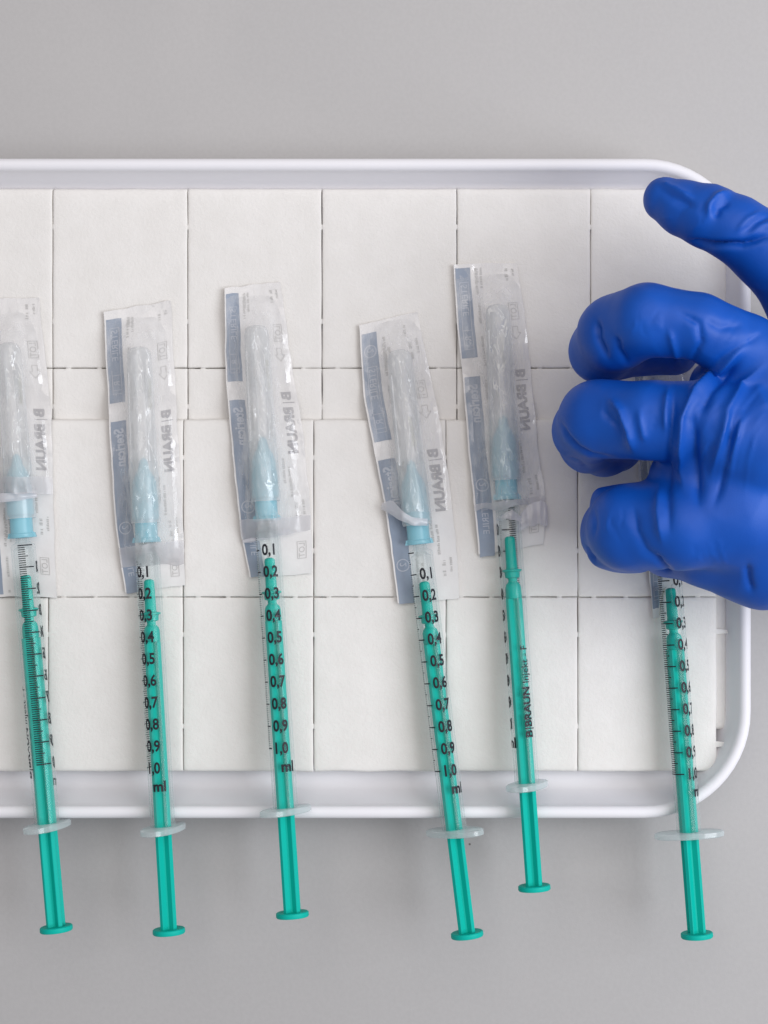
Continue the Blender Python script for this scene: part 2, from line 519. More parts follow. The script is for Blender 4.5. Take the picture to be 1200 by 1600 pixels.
def make_flange():
    b = MB(); n = 44
    o = oval(9.5, 4.8, n)
    hole = [((R_IN) * math.cos(2 * math.pi * i / n), (R_IN) * math.sin(2 * math.pi * i / n)) for i in range(n)]
    rings = [(hole, -75.05, 1), (o, -75.05, .95), (o, -75.25, 1), (o, -76.5, 1), (o, -76.7, .95), (hole, -76.7, 1), (hole, -75.05, 1)]
    v = []; f = []
    for (pts, y, q) in rings: v += [(x * q, y, z * q) for (x, z) in pts]
    for i in range(len(rings) - 1):
        for k2 in range(n):
            k3 = (k2 + 1) % n
            f.append((i * n + k2, i * n + k3, (i + 1) * n + k3, (i + 1) * n + k2))
    b.add(v, f)
    return b

def cross(w, t):
    h = t / 2; g = 0.28
    q = [(h, w - .15), (h - .15, w), (-h + .15, w), (-h, w - .15), (-h, h + g), (-h - g, h), (-w + .15, h), (-w, h - .15), (-w, -h + .15), (-w + .15, -h), (-h - g, -h), (-h, -h - g),
         (-h, -w + .15), (-h + .15, -w), (h - .15, -w), (h, -w + .15), (h, -h - g), (h + g, -h), (w - .15, -h), (w, -h + .15), (w, h - .15), (w - .15, h), (h + g, h), (h, h + g)]
    return q

def make_plunger():
    b = MB()
    # nose, sealing ring, neck and shoulder
    b.lathe([(-7.9, 0.0), (-7.95, 0.7), (-8.2, 1.2), (-8.6, 1.42), (-16.6, 1.55), (-16.9, 1.7), (-17.1, R_IN - 0.02), (-17.5, R_IN + 0.0), (-17.8, 2.1), (-19.2, 2.0), (-19.5, 1.25), (-20.3, 1.2), (-20.7, 1.5), (-21.1, 1.9), (-22.0, 2.15), (-24.6, 2.25), (-25.0, 2.05), (-25.2, 0.0)], 32)
    b.prism(cross(2.62, 1.25), -25.0, -102.9)
    return b

def make_rest():
    b = MB()
    b.lathe([(-102.5, 0.0), (-102.5, 4.1), (-102.7, 4.35), (-103.6, 4.4), (-103.9, 4.2), (-104.0, 0.0)], 48)
    return b

SC_ML = 59.0
def wrap(x, y, r):
    """x arc length (mm, right positive seen from above), y along"""
    a = x / r
    return (r * math.sin(a), y, r * math.cos(a))

def make_scale():
    b = MB(); R = R_OUT + 0.05
    def quad(x0, x1, y0, y1):
        n = max(1, int(abs(x1 - x0) / 0.5))
        for i in range(n):
            a, c = x0 + (x1 - x0) * i / n, x0 + (x1 - x0) * (i + 1) / n
            b.add([wrap(a, y0, R), wrap(c, y0, R), wrap(c, y1, R), wrap(a, y1, R)], [(0, 1, 2, 3)])
    xs = -6.7
    for i in range(0, 101):
        y = -SC_ML * i / 100
        L, w = (4.2, 0.16) if i % 10 == 0 else ((2.6, 0.13) if i % 5 == 0 else (1.9, 0.12))
        quad(xs, xs + L, y - w, y + w)
    for i in range(1, 11):
        s = '1,0' if i == 10 else '0,%d' % i
        v, f = text2d(s, 2.9, 0.82, 0.030)
        x0 = -1.55 if i < 10 else -1.3
        b.add([wrap(x0 + p[0], -SC_ML * i / 10 - 1.35 + p[1], R + 0.01) for p in v], f)
    v, f = text2d('ml', 2.7, 1.0, 0.035)
    b.add([wrap(0.0 + p[0], -SC_ML - 6.2 + p[1], R + 0.01) for p in v], f)
    return b

def make_brand():
    b = MB(); R = R_OUT + 0.05
    x0 = 7.8
    pos = -62.6
    for (s, h, sc, emb) in (('B', 2.1, 1.2, .05), ('|', 2.2, 1.0, 0), ('BRAUN', 2.1, 1.1, .05), ('Injekt - F', 2.0, 1.0, 0)):
        v, f = text2d(s, h, sc, 0.025 if emb else 0.01)
        for d in ((0, emb * 2) if emb else (0,)):
            b.add([wrap(x0 - p[1] + 1.0, pos + p[0] + d, R + 0.004 * (1 if d else 0)) for p in v], f)
        pos += v[:, 0].max() + (0.35 if s in 'B|' else 1.2)
    return b

SYR = [  # 0-mark px, end px, print rotation, flange rotation, plunger rotation, needle tip px, z extra at end, label
    ((36, 853), (88, 1452), 100, 74, 40, (10, 498), 0, 'syringe at the left edge of the picture, its fine black tick marks turned up', ),
    ((230, 860), (264, 1456), -27, 73, 52, (216, 520), 0, 'syringe second from the left edge, digits turned up, needle cap in a square-ended pack'),
    ((418, 826), (457, 1430), -3, 60, 45, (399, 490), 3.0, 'syringe whose glinting needle pack has a bright crease, third from the left edge'),
    ((657, 863), (730, 1461), 9, -46, 45, (620, 515), 0, 'most tilted syringe, its bright blue needle hub bared below a torn pack flap'),
    ((793, 793), (835, 1388), -105, 66, 38, (776, 455), 1.0, 'syringe with its brand lettering turned up and the highest plunger end'),
    ((1044, 874), (1089, 1462), 31, -4, 50, (1022, 560), 0, 'syringe reaching out from under the blue gloved hand at the right tray corner'),
]
bar_me = flg_me = None
def mesh_only(mb, name, mat):
    o = mb.build(name, mat, sharp=38); me = o.data
    bpy.data.objects.remove(o)
    return me
me_barrel = mesh_only(make_barrel(), 'barrel', M['barrel'])
me_flange = mesh_only(make_flange(), 'finger_flange', M['flange'])
me_plunger = mesh_only(make_plunger(), 'plunger', M['green'])
me_rest = mesh_only(make_rest(), 'thumb_rest', M['green'])
me_scale = mesh_only(make_scale(), 'scale_print', M['ink'])
me_brand = mesh_only(make_brand(), 'brand_print', M['ink'])
# needle: local +y towards the point, y=0 at the hub mouth
hb = MB()
hb.lathe([(0.0, 2.05), (0.0, 3.25), (0.25, 3.4), (1.0, 3.4), (1.3, 3.15), (6.2, 3.1), (6.5, 3.75), (12.5, 3.65), (17.0, 3.3), (18.6, 2.7), (20.4, 1.6), (23.0, 1.1), (23.6, 0.4)], 32)
for sx in (-1, 1):     # the two wings at the hub mouth
    hb.add([(sx * 2.6, 0.02, -.8), (sx * 4.0, 0.02, -.7), (sx * 4.0, 0.02, .7), (sx * 2.6, 0.02, .8), (sx * 2.6, 1.7, -.8), (sx * 3.7, 1.3, -.7), (sx * 3.7, 1.3, .7), (sx * 2.6, 1.7, .8)],
           [(0, 1, 2, 3), (4, 7, 6, 5), (0, 4, 5, 1), (1, 5, 6, 2), (2, 6, 7, 3), (3, 7, 4, 0)])
me_hub = mesh_only(hb, 'needle_hub', M['hub'])
sh = MB()
sh.lathe([(5.6, 4.05), (5.4, 4.1), (6.0, 4.2), (14, 4.15), (20, 4.0), (21, 3.85), (40, 3.6), (52, 3.45), (53.6, 3.2), (54.6, 2.5), (55.0, 1.2), (55.1, 0)], 36)
for k2 in range(8):    # grip ribs
    a = math.pi * 2 * k2 / 8 + .2
    c, s = math.cos(a), math.sin(a)
    def rp(y, r, t): return (r * c - t * s, y, r * s + t * c)
    sh.add([rp(22, 3.5, -.35), rp(22, 3.5, .35), rp(22.5, 4.05, .22), rp(22.5, 4.05, -.22), rp(48, 3.4, -.35), rp(48, 3.4, .35), rp(47.5, 3.72, .2), rp(47.5, 3.72, -.2)],
           [(0, 1, 2, 3), (4, 7, 6, 5), (3, 2, 6, 7), (1, 5, 6, 2), (0, 3, 7, 4)])
me_sheath = mesh_only(sh, 'needle_sheath', M['sheath'])

def frame(a, b):
    """matrix with +y from b to a, z up (mm points)"""
    y = Vector(a - b).normalized(); x = y.cross(Vector((0, 0, 1))).normalized(); z = x.cross(y)
    m4 = Matrix((x, y, z)).transposed().to_4x4()
    m4.translation = Vector(a) * MM
    return m4

NEEDLE = []
for i, (A, E, rp_, rf, rpl, tip, dz, label) in enumerate(SYR):
    zA = 6.5
    zE = zA + 5.6 + dz
    a, e = P(*A, zA), P(*E, zE)
    m4 = frame(a, e)
    sc = np.linalg.norm(a - e) / 103.4
    root = empty('syringe', (0, 0, 0), label, 'syringe', GROUP_S)
    mw = m4 @ Matrix.Scale(sc, 4)
    root.matrix_basis = mw
    o = link('barrel', me_barrel, root)
    s = link('scale_print', me_scale, o); s.rotation_euler = (0, math.radians(rp_), 0)
    s = link('brand_print', me_brand, o); s.rotation_euler = (0, math.radians((298, 178, 180, 181, 26, 179)[i] - 133), 0)
    o = link('finger_flange', me_flange, root); o.rotation_euler = (0, math.radians(rf), 0)
    o = link('plunger', me_plunger, root); o.rotation_euler = (0, math.radians(rpl), 0)
    link('thumb_rest', me_rest, o)
    # capped needle pushed on the nozzle
    ydir = Vector(m4.col[1][:3])
    mouth = np.array(a) + np.array(ydir) * 2.2 * sc
    t = P(*tip, 4.3)
    mn = frame(mouth, mouth - (t - mouth))
    mloc = mw.inverted() @ mn
    h = link('needle_hub', me_hub, root); h.matrix_basis = mloc
    h2 = link('needle_sheath', me_sheath, root); h2.matrix_basis = mloc
    NEEDLE.append((mouth, t))

# ------------------------------------------------------------------ peeled needle packs
class Pack:
    def __init__(s, L, R, yl, yr, film_end, T0, needle, seed, lift):
        s.L, s.R, s.yl, s.yr, s.fe, s.T0, s.nd, s.seed, s.lift = L, R, yl, yr, film_end, T0, needle, seed, lift
        rr = random.Random(int(seed * 100))
        s.creases = []
        for q in range(11):
            a0 = rr.uniform(2, 46); c0 = rr.uniform(-4.5, 4.5)
            s.creases.append((a0, c0, a0 + rr.uniform(6, 14), c0 + rr.uniform(-2.6, 2.6), rr.uniform(0.5, 1.1) * rr.choice((1, 1, -1))))
    def edge(s, tab, y):
        ys = [q[0] for q in tab]; xs = [q[1] for q in tab]
        w = 14
        return (np.interp(y - w, ys, xs) + 2 * np.interp(y, ys, xs) + np.interp(y + w, ys, xs)) / 4
    def px(s, u, v):
        ya = s.yl[0] + (s.yl[1] - s.yl[0]) * v; yb = s.yr[0] + (s.yr[1] - s.yr[0]) * v
        xa, xb = s.edge(s.L, ya), s.edge(s.R, yb)
        rag = 1.6 * n3(v * 16, s.seed, 0)
        return xa + (xb - xa) * u + rag * (1 - u) * .6 + rag * u, ya + (yb - ya) * u + 2.0 * n3(u * 5, s.seed + 9, v)
    def zp(s, u, v, x, y):
        z = 0.55 + 2.25 * sstep(600, 648, y)
        z += s.lift * (1 - u) ** 3 * (0.6 + 0.8 * n3(v * 5, s.seed, 3.0)) + 0.5 * u ** 4 * max(0, 0.4 + n3(v * 6, s.seed, 8))
        z += 0.3 * max(0, n3(x * .03, y * .03, s.seed)) + 0.12 * n3(x * .1, y * .06, s.seed + 4)
        return z
    def surf(s, u, v, dz=0.0):
        x, y = s.px(u, v)
        return P(x, y, s.zp(u, v, x, y) + dz)
    def film(s, u, v):
        x, y = s.px(u, v)
        zb = s.zp(u, v, x, y)
        p = P(x, y, zb)
        m0, t0 = s.nd
        ax = t0[:2] - m0[:2]; L = np.linalg.norm(ax); ax = ax / L
        d = p[:2] - m0[:2]
        al = float(d @ ax); ac = float(d[0] * ax[1] - d[1] * ax[0])
        top = 9.3 if al < 20 else 9.3 - (al - 20) / 35 * 1.2
        h = top / (1 + (abs(ac) / 4.7) ** 4)
        ends = sstep(-7.0, -0.2, al) * (1 - sstep(54.3, 64.5, al))
        h *= ends
        # creases
        n1 = n3(al * .09 + s.seed, ac * .28, s.seed * 1.3); n2 = n3(al * .22, ac * .5 + s.seed, 7.0); n4 = n3(al * .16 + ac * .35, s.seed, ac * .2)
        cr = 0.9 * (1 - abs(n1) * 2.6) + 0.45 * (1 - abs(n2) * 2.6) + 0.5 * (1 - abs(n4) * 3)
        edge = min(u, 1 - u) * 6
        h += max(-0.2, cr) * 0.85 * min(1, max(0, edge - .6)) * (0.05 + 0.95 * min(1.0, h / 3.0))
        for (al0, ac0, al1, ac1, amp) in s.creases:
            dx, dy = al1 - al0, ac1 - ac0
            t = min(1, max(0, ((al - al0) * dx + (ac - ac0) * dy) / (dx * dx + dy * dy)))
            dd = math.hypot(al - al0 - t * dx, ac - ac0 - t * dy)
            h += amp * max(0.0, 1 - dd / 1.1) * (0.3 + 0.7 * math.sin(math.pi * (0.1 + 0.8 * t)))
        h += 0.05
        return P(x, y, zb + max(0.06, h))

def grid(fn, us, vs):
    v = [fn(a, b) for b in vs for a in us]
    n = len(us); f = []
    for j in range(len(vs) - 1):
        for i in range(n - 1):
            q = j * n + i
            f.append((q, q + n, q + n + 1, q + 1))
    return v, f

PK = [
    (Pack([(465, -58), (640, -46), (800, -30), (935, -20)], [(465, 60), (640, 80), (800, 84), (935, 88)], (468, 932), (465, 934), 772, 645, NEEDLE[0], 1.3, 0.8),
     'needle pack cut off by the left picture edge, a white band crossing its blue hub'),
    (Pack([(487, 162), (690, 172), (790, 178), (850, 184), (930, 197)], [(470, 267), (650, 276), (800, 285), (930, 290)], (487, 925), (470, 915), 884, 652, NEEDLE[1], 4.7, 1.6),
     'straight clear needle pack with a slanted top edge, second from the left picture edge'),
    (Pack([(446, 351), (580, 352), (700, 362), (840, 377), (905, 391)], [(440, 438), (580, 457), (660, 471), (780, 484), (870, 488), (905, 486)], (450, 902), (440, 896), 838, 622, NEEDLE[2], 8.1, 1.8),
     'needle pack with a blue lower corner, third of six from the left edge'),
    (Pack([(508, 561), (620, 568), (720, 588), (800, 603), (943, 622)], [(485, 651), (580, 671), (650, 686), (750, 702), (890, 716), (940, 718)], (508, 943), (487, 935), 800, 712, NEEDLE[3], 11.9, 1.6),
     'most tilted needle pack with a torn white flap crossing the blue hub'),
    (Pack([(412, 708), (500, 714), (600, 724), (680, 730), (760, 738), (865, 748)], [(410, 807), (500, 822), (600, 831), (700, 841), (780, 853), (860, 848)], (412, 866), (410, 850), 792, 585, NEEDLE[4], 15.4, 1.8),
     'needle pack nearest the blue glove on its left, lying highest up the tray'),
    (Pack([(520, 984), (740, 998), (965, 1021)], [(520, 1088), (740, 1102), (860, 1096), (900, 1072), (965, 1038)], (520, 966), (520, 962), 850, 640, NEEDLE[5], 19.2, 1.0),
     'needle pack mostly hidden under the blue gloved hand'),
]
for pi, (pk, label) in enumerate(PK):
    c = pk.surf(0.5, 0.5)
    org = np.array([c[0], c[1], 0.3])
    root = empty('needle_pack', org, label, 'needle pack', 'peeled needle packs on the pads')
    Ht = (pk.yl[1] + pk.yr[1] - pk.yl[0] - pk.yr[0]) / 2
    v, f = grid(lambda a, b: pk.surf(a, b), np.linspace(0, 1, 15), np.linspace(0, 1, 60))
    n = len(v)
    v2 = [p - np.array([0, 0, 0.12]) for p in v]
    mesh('backing_paper', v + v2, f + [tuple(n + i for i in q[::-1]) for q in f], M['paper'], root, True, org)
    vf = (pk.fe - (pk.yl[0] + pk.yr[0]) / 2) / Ht
    nv = int(vf * Ht / 2.2)
    us = np.linspace(0.0, 1, 58)
    slant = {2: -14, 1: 6, 4: 0}.get(pi, 0) / Ht
    v, f = grid(lambda a, b: pk.film(a, b * (vf + slant * (a - .5) + 0.012 * n3(a * 4, pi, 1))), us, np.linspace(0, 1, nv))
    mesh('blister_film', v, f, M['film'], root, True, org)
    hs = {1: 850, 2: 809, 4: 781, 0: 745, 5: 838}.get(pi)
    if hs:
        h0 = (hs - (pk.yl[0] + pk.yr[0]) / 2) / Ht
        v, f = grid(lambda a, b: pk.film(a, h0 + (b + 0.10 * (0 if pi == 0 else (2 * a - 1) ** 4 - 0.5) * 0) * (vf + slant * (a - .5) + 0.012 * n3(a * 4, pi, 1) - h0)) + np.array([0, 0, 0.10]), np.linspace(0.0, 1, 40), np.linspace(0, 1, 10))
        mesh('heat_seal', v, f, M['seal'], root, True, org)
    # print: strip, letters
    W = (pk.R[2][1] - pk.L[2][1])
    def at(s_, t_, dz):
        y = pk.T0 + t_
        vv = (y - (pk.yl[0] + pk.yr[0]) / 2) / Ht
        return pk.surf(s_ / W, vv, dz)
    tmin, tmax = pk.yl[0] - pk.T0 + 5, pk.yl[1] - pk.T0 - 3
    strip_mb = MB()
    for base in (-338, 0, 338):
        for (t0, t1) in ((base, base + 309),):
            a, b2 = max(t0, tmin), min(t1, tmax)
            if b2 - a < 4: continue
            nt_ = max(2, int((b2 - a) / 8))
            v, f = grid(lambda s_, t_: at(s_, t_, 0.07), np.linspace(2.5, 27, 5), np.linspace(a, b2, nt_ + 1))
            strip_mb.add(v, f)
    strip_mb.build('blue_band', M['print_blue'], root, True, org)
    def letters(mb, txt, s0, t0, h, xs=1.0, bold=0.0, dz=0.12):
        """mirrored lettering seen through the paper, reading down, letter tops to the left; px units"""
        v, f = text2d(txt, h, xs, bold)
        if len(v) == 0: return
        ts = t0 + v[:, 0]
        if ts.min() < tmin or ts.max() > tmax: return
        mb.add([at(s0 - p[1], t0 + p[0], dz) for p in v], f)
    def box(mb, s0, s1, t0, t1, w=1.0, dz=0.12):
        if t0 < tmin or t1 > tmax: return
        for (a, b2, c2, d2) in ((s0, s1, t0, t0 + w), (s0, s1, t1 - w, t1), (s0, s0 + w, t0, t1), (s1 - w, s1, t0, t1)):
            v, f = grid(lambda s_, t_: at(s_, t_, dz), [a, b2], np.linspace(c2, d2, 4)); mb.add(v, f)
    pr = random.Random(pi + 40)
    for base in (-338, 0, 338):
        pale = MB(); grey = MB(); faint = MB(); yel = MB()
        letters(pale, 'Sterican', 22, base + 12, 15, 0.86, 0.03)
        letters(pale, 'STERILE', 20, base - 142, 10, 1.0)
        letters(pale, 'R', 20, base - 62, 10, 1.0)
        box(pale, 8, 23, base - 146, base - 42, 0.9)
        box(pale, 8, 23, base - 72, base - 48, 0.9)
        # "single use" ring
        if base - 182 > tmin and base - 158 < tmax:
            cs, ct = 15, base - 170
            ring = [(cs + r * math.cos(a), ct + r * math.sin(a)) for a in np.linspace(0, 2 * math.pi, 25)[:-1] for r in (8.5, 10)]
            n = len(ring)
            pale.add([at(q[0], q[1], .12) for q in ring], [(i, i + 1, (i + 3) % n, (i + 2) % n) for i in range(0, n, 2)])
            letters(pale, '2', cs + 5, ct - 4, 10, 1.0)
        letters(grey, 'B', W - 10, base - 6, 14, 1.15, 0.045)
        letters(grey, '|', W - 10, base + 10, 14, 0.8)
        letters(grey, 'BRAUN', W - 10, base + 18, 14, 1.1, 0.045)
        box(faint, W - 24, W - 9, base - 112, base - 85, 0.9)
        letters(faint, 'LOT', W - 12, base - 109, 9.5, 0.9)
        # arrow
        ar = [(-4, -10), (4, -10), (4, 0), (8, 0), (0, 10), (-8, 0), (-4, 0)]
        if base - 76 > tmin and base - 50 < tmax:
            n = len(ar)
            for i in range(n):
                p, q = ar[i], ar[(i + 1) % n]
                dx, dy = q[0] - p[0], q[1] - p[1]; l = math.hypot(dx, dy); ox, oy = -dy / l * .45, dx / l * .45
                pts = [(p[0] + ox, p[1] + oy), (q[0] + ox, q[1] + oy), (q[0] - ox, q[1] - oy), (p[0] - ox, p[1] - oy)]
                faint.add([at(W - 17 + a, base - 64 + b2, .12) for (a, b2) in pts], [(0, 1, 2, 3)])
        def bars(mb, s0, t0, L, h):
            """print too small to read: a row of tiny uneven marks"""
            t = t0
            while t < t0 + L:
                w = pr.uniform(0.9, 2.6)
                if t > tmin and t + w < tmax:
                    hh = h * pr.uniform(0.6, 1.0)
                    mb.add([at(a, b2, .12) for (a, b2) in ((s0, t), (s0, t + w), (s0 - hh, t + w), (s0 - hh, t))], [(0, 1, 2, 3)])
                t += w + pr.choice((0.6, 0.7, 0.8, 2.2))
        bars(faint, W - 18, base - 172, 10, 5.5); bars(faint, W - 18, base - 156, 9, 5.5)
        bars(faint, W - 8, base - 176, 22, 4)
        for (s0, t0, L) in ((36, -178, 50), (44, -170, 34), (37, -112, 30), (37, -60, 44), (36, 8, 40), (38, 150, 44), (W - 34, 96, 40), (W - 26, 110, 46)):
            bars(faint, s0 + 2, base + t0, L, 4.2)
        bars(yel, W - 38, base - 58, 44, 6)
        for mb, nm, mt in ((pale, 'pale_lettering', 'print_pale'), (grey, 'grey_lettering', 'print_grey'), (faint, 'faint_lettering', 'print_faint'), (yel, 'yellow_lettering', 'print_yellow')):
            if mb.v: mb.build(nm, M[mt], root, False, org)
    # peeled film edges
    def flap(pts, zs, w, seed):
        """ribbon of curled film through px points"""
        vv = []; n = 18
        xs = np.linspace(0, 1, len(pts))
        rows = 6
        for i in range(n + 1):
            t = i / n
            cx = np.interp(t, xs, [q[0] for q in pts]); cy = np.interp(t, xs, [q[1] for q in pts]); cz = np.interp(t, xs, zs); ww = np.interp(t, xs, w)
            for r in range(rows):
                q = r / (rows - 1) - .5
                vv.append(P(cx + 1.2 * n3(t * 5, q, seed), cy + ww * q * (1 + .25 * n3(t * 4, seed, 0)), cz + 1.2 * (0.25 - q * q) + 0.5 * n3(t * 6, q * 2, seed)))
        ff = [(i * rows + r, (i + 1) * rows + r, (i + 1) * rows + r + 1, i * rows + r + 1) for i in range(n) for r in range(rows - 1)]
        mesh('peeled_flap', vv, ff, M['flap'], root, True, org)
    if pi == 3: flap([(596, 791), (612, 793), (628, 806), (645, 815), (668, 816)], [5.0, 8.0, 11.2, 11.6, 10.5], [9, 24, 17, 13, 11], 2.0)
    if pi == 0: flap([(-36, 776), (0, 778), (30, 776), (58, 772)], [5, 10.8, 11.3, 8.5], [13, 14, 12, 10], 6.0)
    if pi == 4:
        flap([(776, 812), (790, 806), (800, 804), (815, 812)], [6, 10.2, 10.6, 8.5], [6, 9, 15, 8], 9.0)
        flap([(808, 822), (825, 806), (845, 800), (856, 806)], [6.0, 5.0, 5.0, 4.2], [20, 34, 40, 30], 11.0)
    if pi == 2: flap([(380, 846), (405, 842), (430, 836), (452, 828)], [4.5, 5.0, 5.2, 4.5], [5, 7, 7, 4], 13.0)

# ------------------------------------------------------------------ gloved hand: one continuous surface from a distance field
def build_hand():
    def J(px, py, z, rpx):
        p = P(px, py, z); return (p, rpx * (CAM_D - z) / FPX)
    thumb = [J(1040, 312, 44, 35), J(1068, 325, 46, 43), J(1105, 338, 49, 48.5), J(1150, 358, 51, 51), J(1215, 402, 50, 62), J(1300, 480, 48, 85)]
    index = [J(1235, 595, 58, 76), J(1165, 548, 60, 56), J(1090, 510, 63, 51), J(1012, 500, 60, 57), J(962, 520, 50, 58), J(940, 548, 38, 50), J(962, 548, 28, 44), J(1005, 543, 25, 43), J(1052, 546, 24, 41)]
    middle = [J(1190, 690, 62, 80), J(1110, 660, 62, 66), J(1010, 657, 58, 61), J(935, 655, 50, 61), J(916, 672, 38, 52), J(920, 692, 27, 46), J(945, 700, 19, 43), J(965, 698, 16, 39)]
    ring = [J(1150, 800, 56, 78), J(1070, 822, 56, 68), J(985, 825, 48, 67), J(968, 832, 36, 60), J(975, 835, 26, 48), J(1010, 832, 18, 40)]
    pinky = [J(1180, 865, 46, 66), J(1100, 858, 44, 56), J(1045, 855, 36, 46), J(1040, 848, 26, 40), J(1075, 835, 20, 36)]
    palm = [
        (J(1190, 690, 58, 82), J(1235, 600, 55, 82)), (J(1190, 690, 58, 82), J(1150, 800, 52, 80)), (J(1150, 800, 52, 78), J(1190, 862, 46, 72)),
        (J(1235, 600, 55, 84), J(1470, 660, 50, 120)), (J(1190, 690, 56, 86), J(1470, 680, 50, 120)), (J(1150, 800, 52, 82), J(1470, 720, 48, 120)),
        (J(1185, 862, 46, 72), J(1470, 770, 44, 125)), (J(1300, 480, 46, 85), J(1470, 640, 46, 120)), (J(1470, 700, 46, 150), J(1800, 740, 50, 165)),
        (J(1110, 720, 56, 60), J(1120, 800, 52, 70)), (J(1046, 738, 50, 30), J(1110, 745, 52, 50)), (J(1112, 598, 52, 34), J(1170, 620, 55, 60)), (J(1120, 872, 44, 44), J(1195, 884, 44, 62)), (J(940, 866, 40, 18), J(1000, 868, 42, 24)), (J(942, 778, 42, 17), J(1010, 780, 44, 24)),
    ]
    h = 0.54
    lo_ = np.array([40.0, -42.0, -2.0]); hi_ = np.array([212.0, 100.0, 90.0])
    ns = np.ceil((hi_ - lo_) / h).astype(int) + 1
    X, Y, Z = np.meshgrid(*[(lo_[q] + h * np.arange(ns[q])).astype(np.float32) for q in range(3)], indexing='ij')
    def cap(a, b):
        (pa, ra), (pb, rb) = a, b
        d = (pb - pa).astype(np.float32); L2 = float(d @ d) + 1e-9
        t = ((X - pa[0]) * d[0] + (Y - pa[1]) * d[1] + (Z - pa[2]) * d[2]) / L2
        np.clip(t, 0, 1, out=t)
        r = np.sqrt((X - pa[0] - t * d[0]) ** 2 + (Y - pa[1] - t * d[1]) ** 2 + (Z - pa[2] - t * d[2]) ** 2)
        return r - (ra + (rb - ra) * t)
    def smin(a, b, k_):
        if a is None: return b
        hh = np.clip(0.5 + 0.5 * (b - a) / k_, 0, 1)
        return b + (a - b) * hh - k_ * hh * (1 - hh)
    def chain(c, k_):
        d = None
        for q in range(len(c) - 1): d = smin(d, cap(c[q], c[q + 1]), k_)
        return d
    pm = None
    for (a, b) in palm: pm = smin(pm, cap(a, b), 6.0)
    F = pm
    for c, k_ in ((middle, 3.0), (index, 3.0), (ring, 3.0), (pinky, 3.0), (thumb, 4.0)):
        F = smin(F, chain(c, 1.2), k_ if c is not thumb else 6.0)
    # surface nets
    s = F < 0
    nx, ny, nz = F.shape
    cnt = np.zeros((nx - 1, ny - 1, nz - 1), np.float32); acc = np.zeros((nx - 1, ny - 1, nz - 1, 3), np.float32)
    for ax in range(3):
        o1, o2 = [q for q in range(3) if q != ax]
        sl0 = [slice(None)] * 3; sl1 = [slice(None)] * 3
        sl0[ax] = slice(0, -1); sl1[ax] = slice(1, None)
        A, B = F[tuple(sl0)], F[tuple(sl1)]
        chg = (A < 0) != (B < 0)
        t = np.where(chg, A / np.where(chg, A - B, 1), 0).astype(np.float32)
        for d1 in (0, 1):
            for d2 in (0, 1):
                sl = [None] * 3
                sl[ax] = slice(None)
                sl[o1] = slice(d1, F.shape[o1] - 1 + d1); sl[o2] = slice(d2, F.shape[o2] - 1 + d2)
                ch = chg[tuple(sl)]; tt = t[tuple(sl)]
                cnt += ch
                acc[..., ax] += np.where(ch, tt, 0)
                acc[..., o1] += ch * d1; acc[..., o2] += ch * d2
    has = cnt > 0
    idx = -np.ones(has.shape, np.int64)
    ii = np.argwhere(has)
    idx[has] = np.arange(len(ii))
    V = lo_ + h * (ii + acc[has] / cnt[has][:, None])
    quads = []
    for ax in range(3):
        o1, o2 = (ax + 1) % 3, (ax + 2) % 3
        sl0 = [slice(1, -1)] * 3; sl1 = [slice(1, -1)] * 3
        sl0[ax] = slice(0, -1); sl1[ax] = slice(1, None)
        A, B = s[tuple(sl0)], s[tuple(sl1)]
        e = np.argwhere(A != B)
        flip = A[A != B]
        base = e.copy()
        for q in range(3):
            if q != ax: base[:, q] += 1
        def cell(d1, d2):
            c = base.copy(); c[:, o1] -= d1; c[:, o2] -= d2
            return idx[c[:, 0], c[:, 1], c[:, 2]]
        q = np.stack([cell(1, 1), cell(0, 1), cell(0, 0), cell(1, 0)], 1)
        q[~flip] = q[~flip][:, ::-1]
        quads.append(q)
    Q = np.concatenate(quads)
    Q = Q[(Q >= 0).all(1)]
    V = V.astype(np.float64)
    # light smoothing
    E = np.concatenate([Q[:, [0, 1]], Q[:, [1, 2]], Q[:, [2, 3]], Q[:, [3, 0]]])
    for it in range(4):
        S = np.zeros_like(V); C = np.zeros(len(V))
        np.add.at(S, E[:, 0], V[E[:, 1]]); np.add.at(C, E[:, 0], 1)
        np.add.at(S, E[:, 1], V[E[:, 0]]); np.add.at(C, E[:, 1], 1)
        V = 0.5 * V + 0.5 * S / C[:, None]
    def normals(V):
        fn = np.cross(V[Q[:, 2]] - V[Q[:, 0]], V[Q[:, 3]] - V[Q[:, 1]])
        N_ = np.zeros_like(V)
        for q in range(4): np.add.at(N_, Q[:, q], fn)
        return N_ / (np.linalg.norm(N_, axis=1)[:, None] + 1e-12)
    Nn = normals(V)
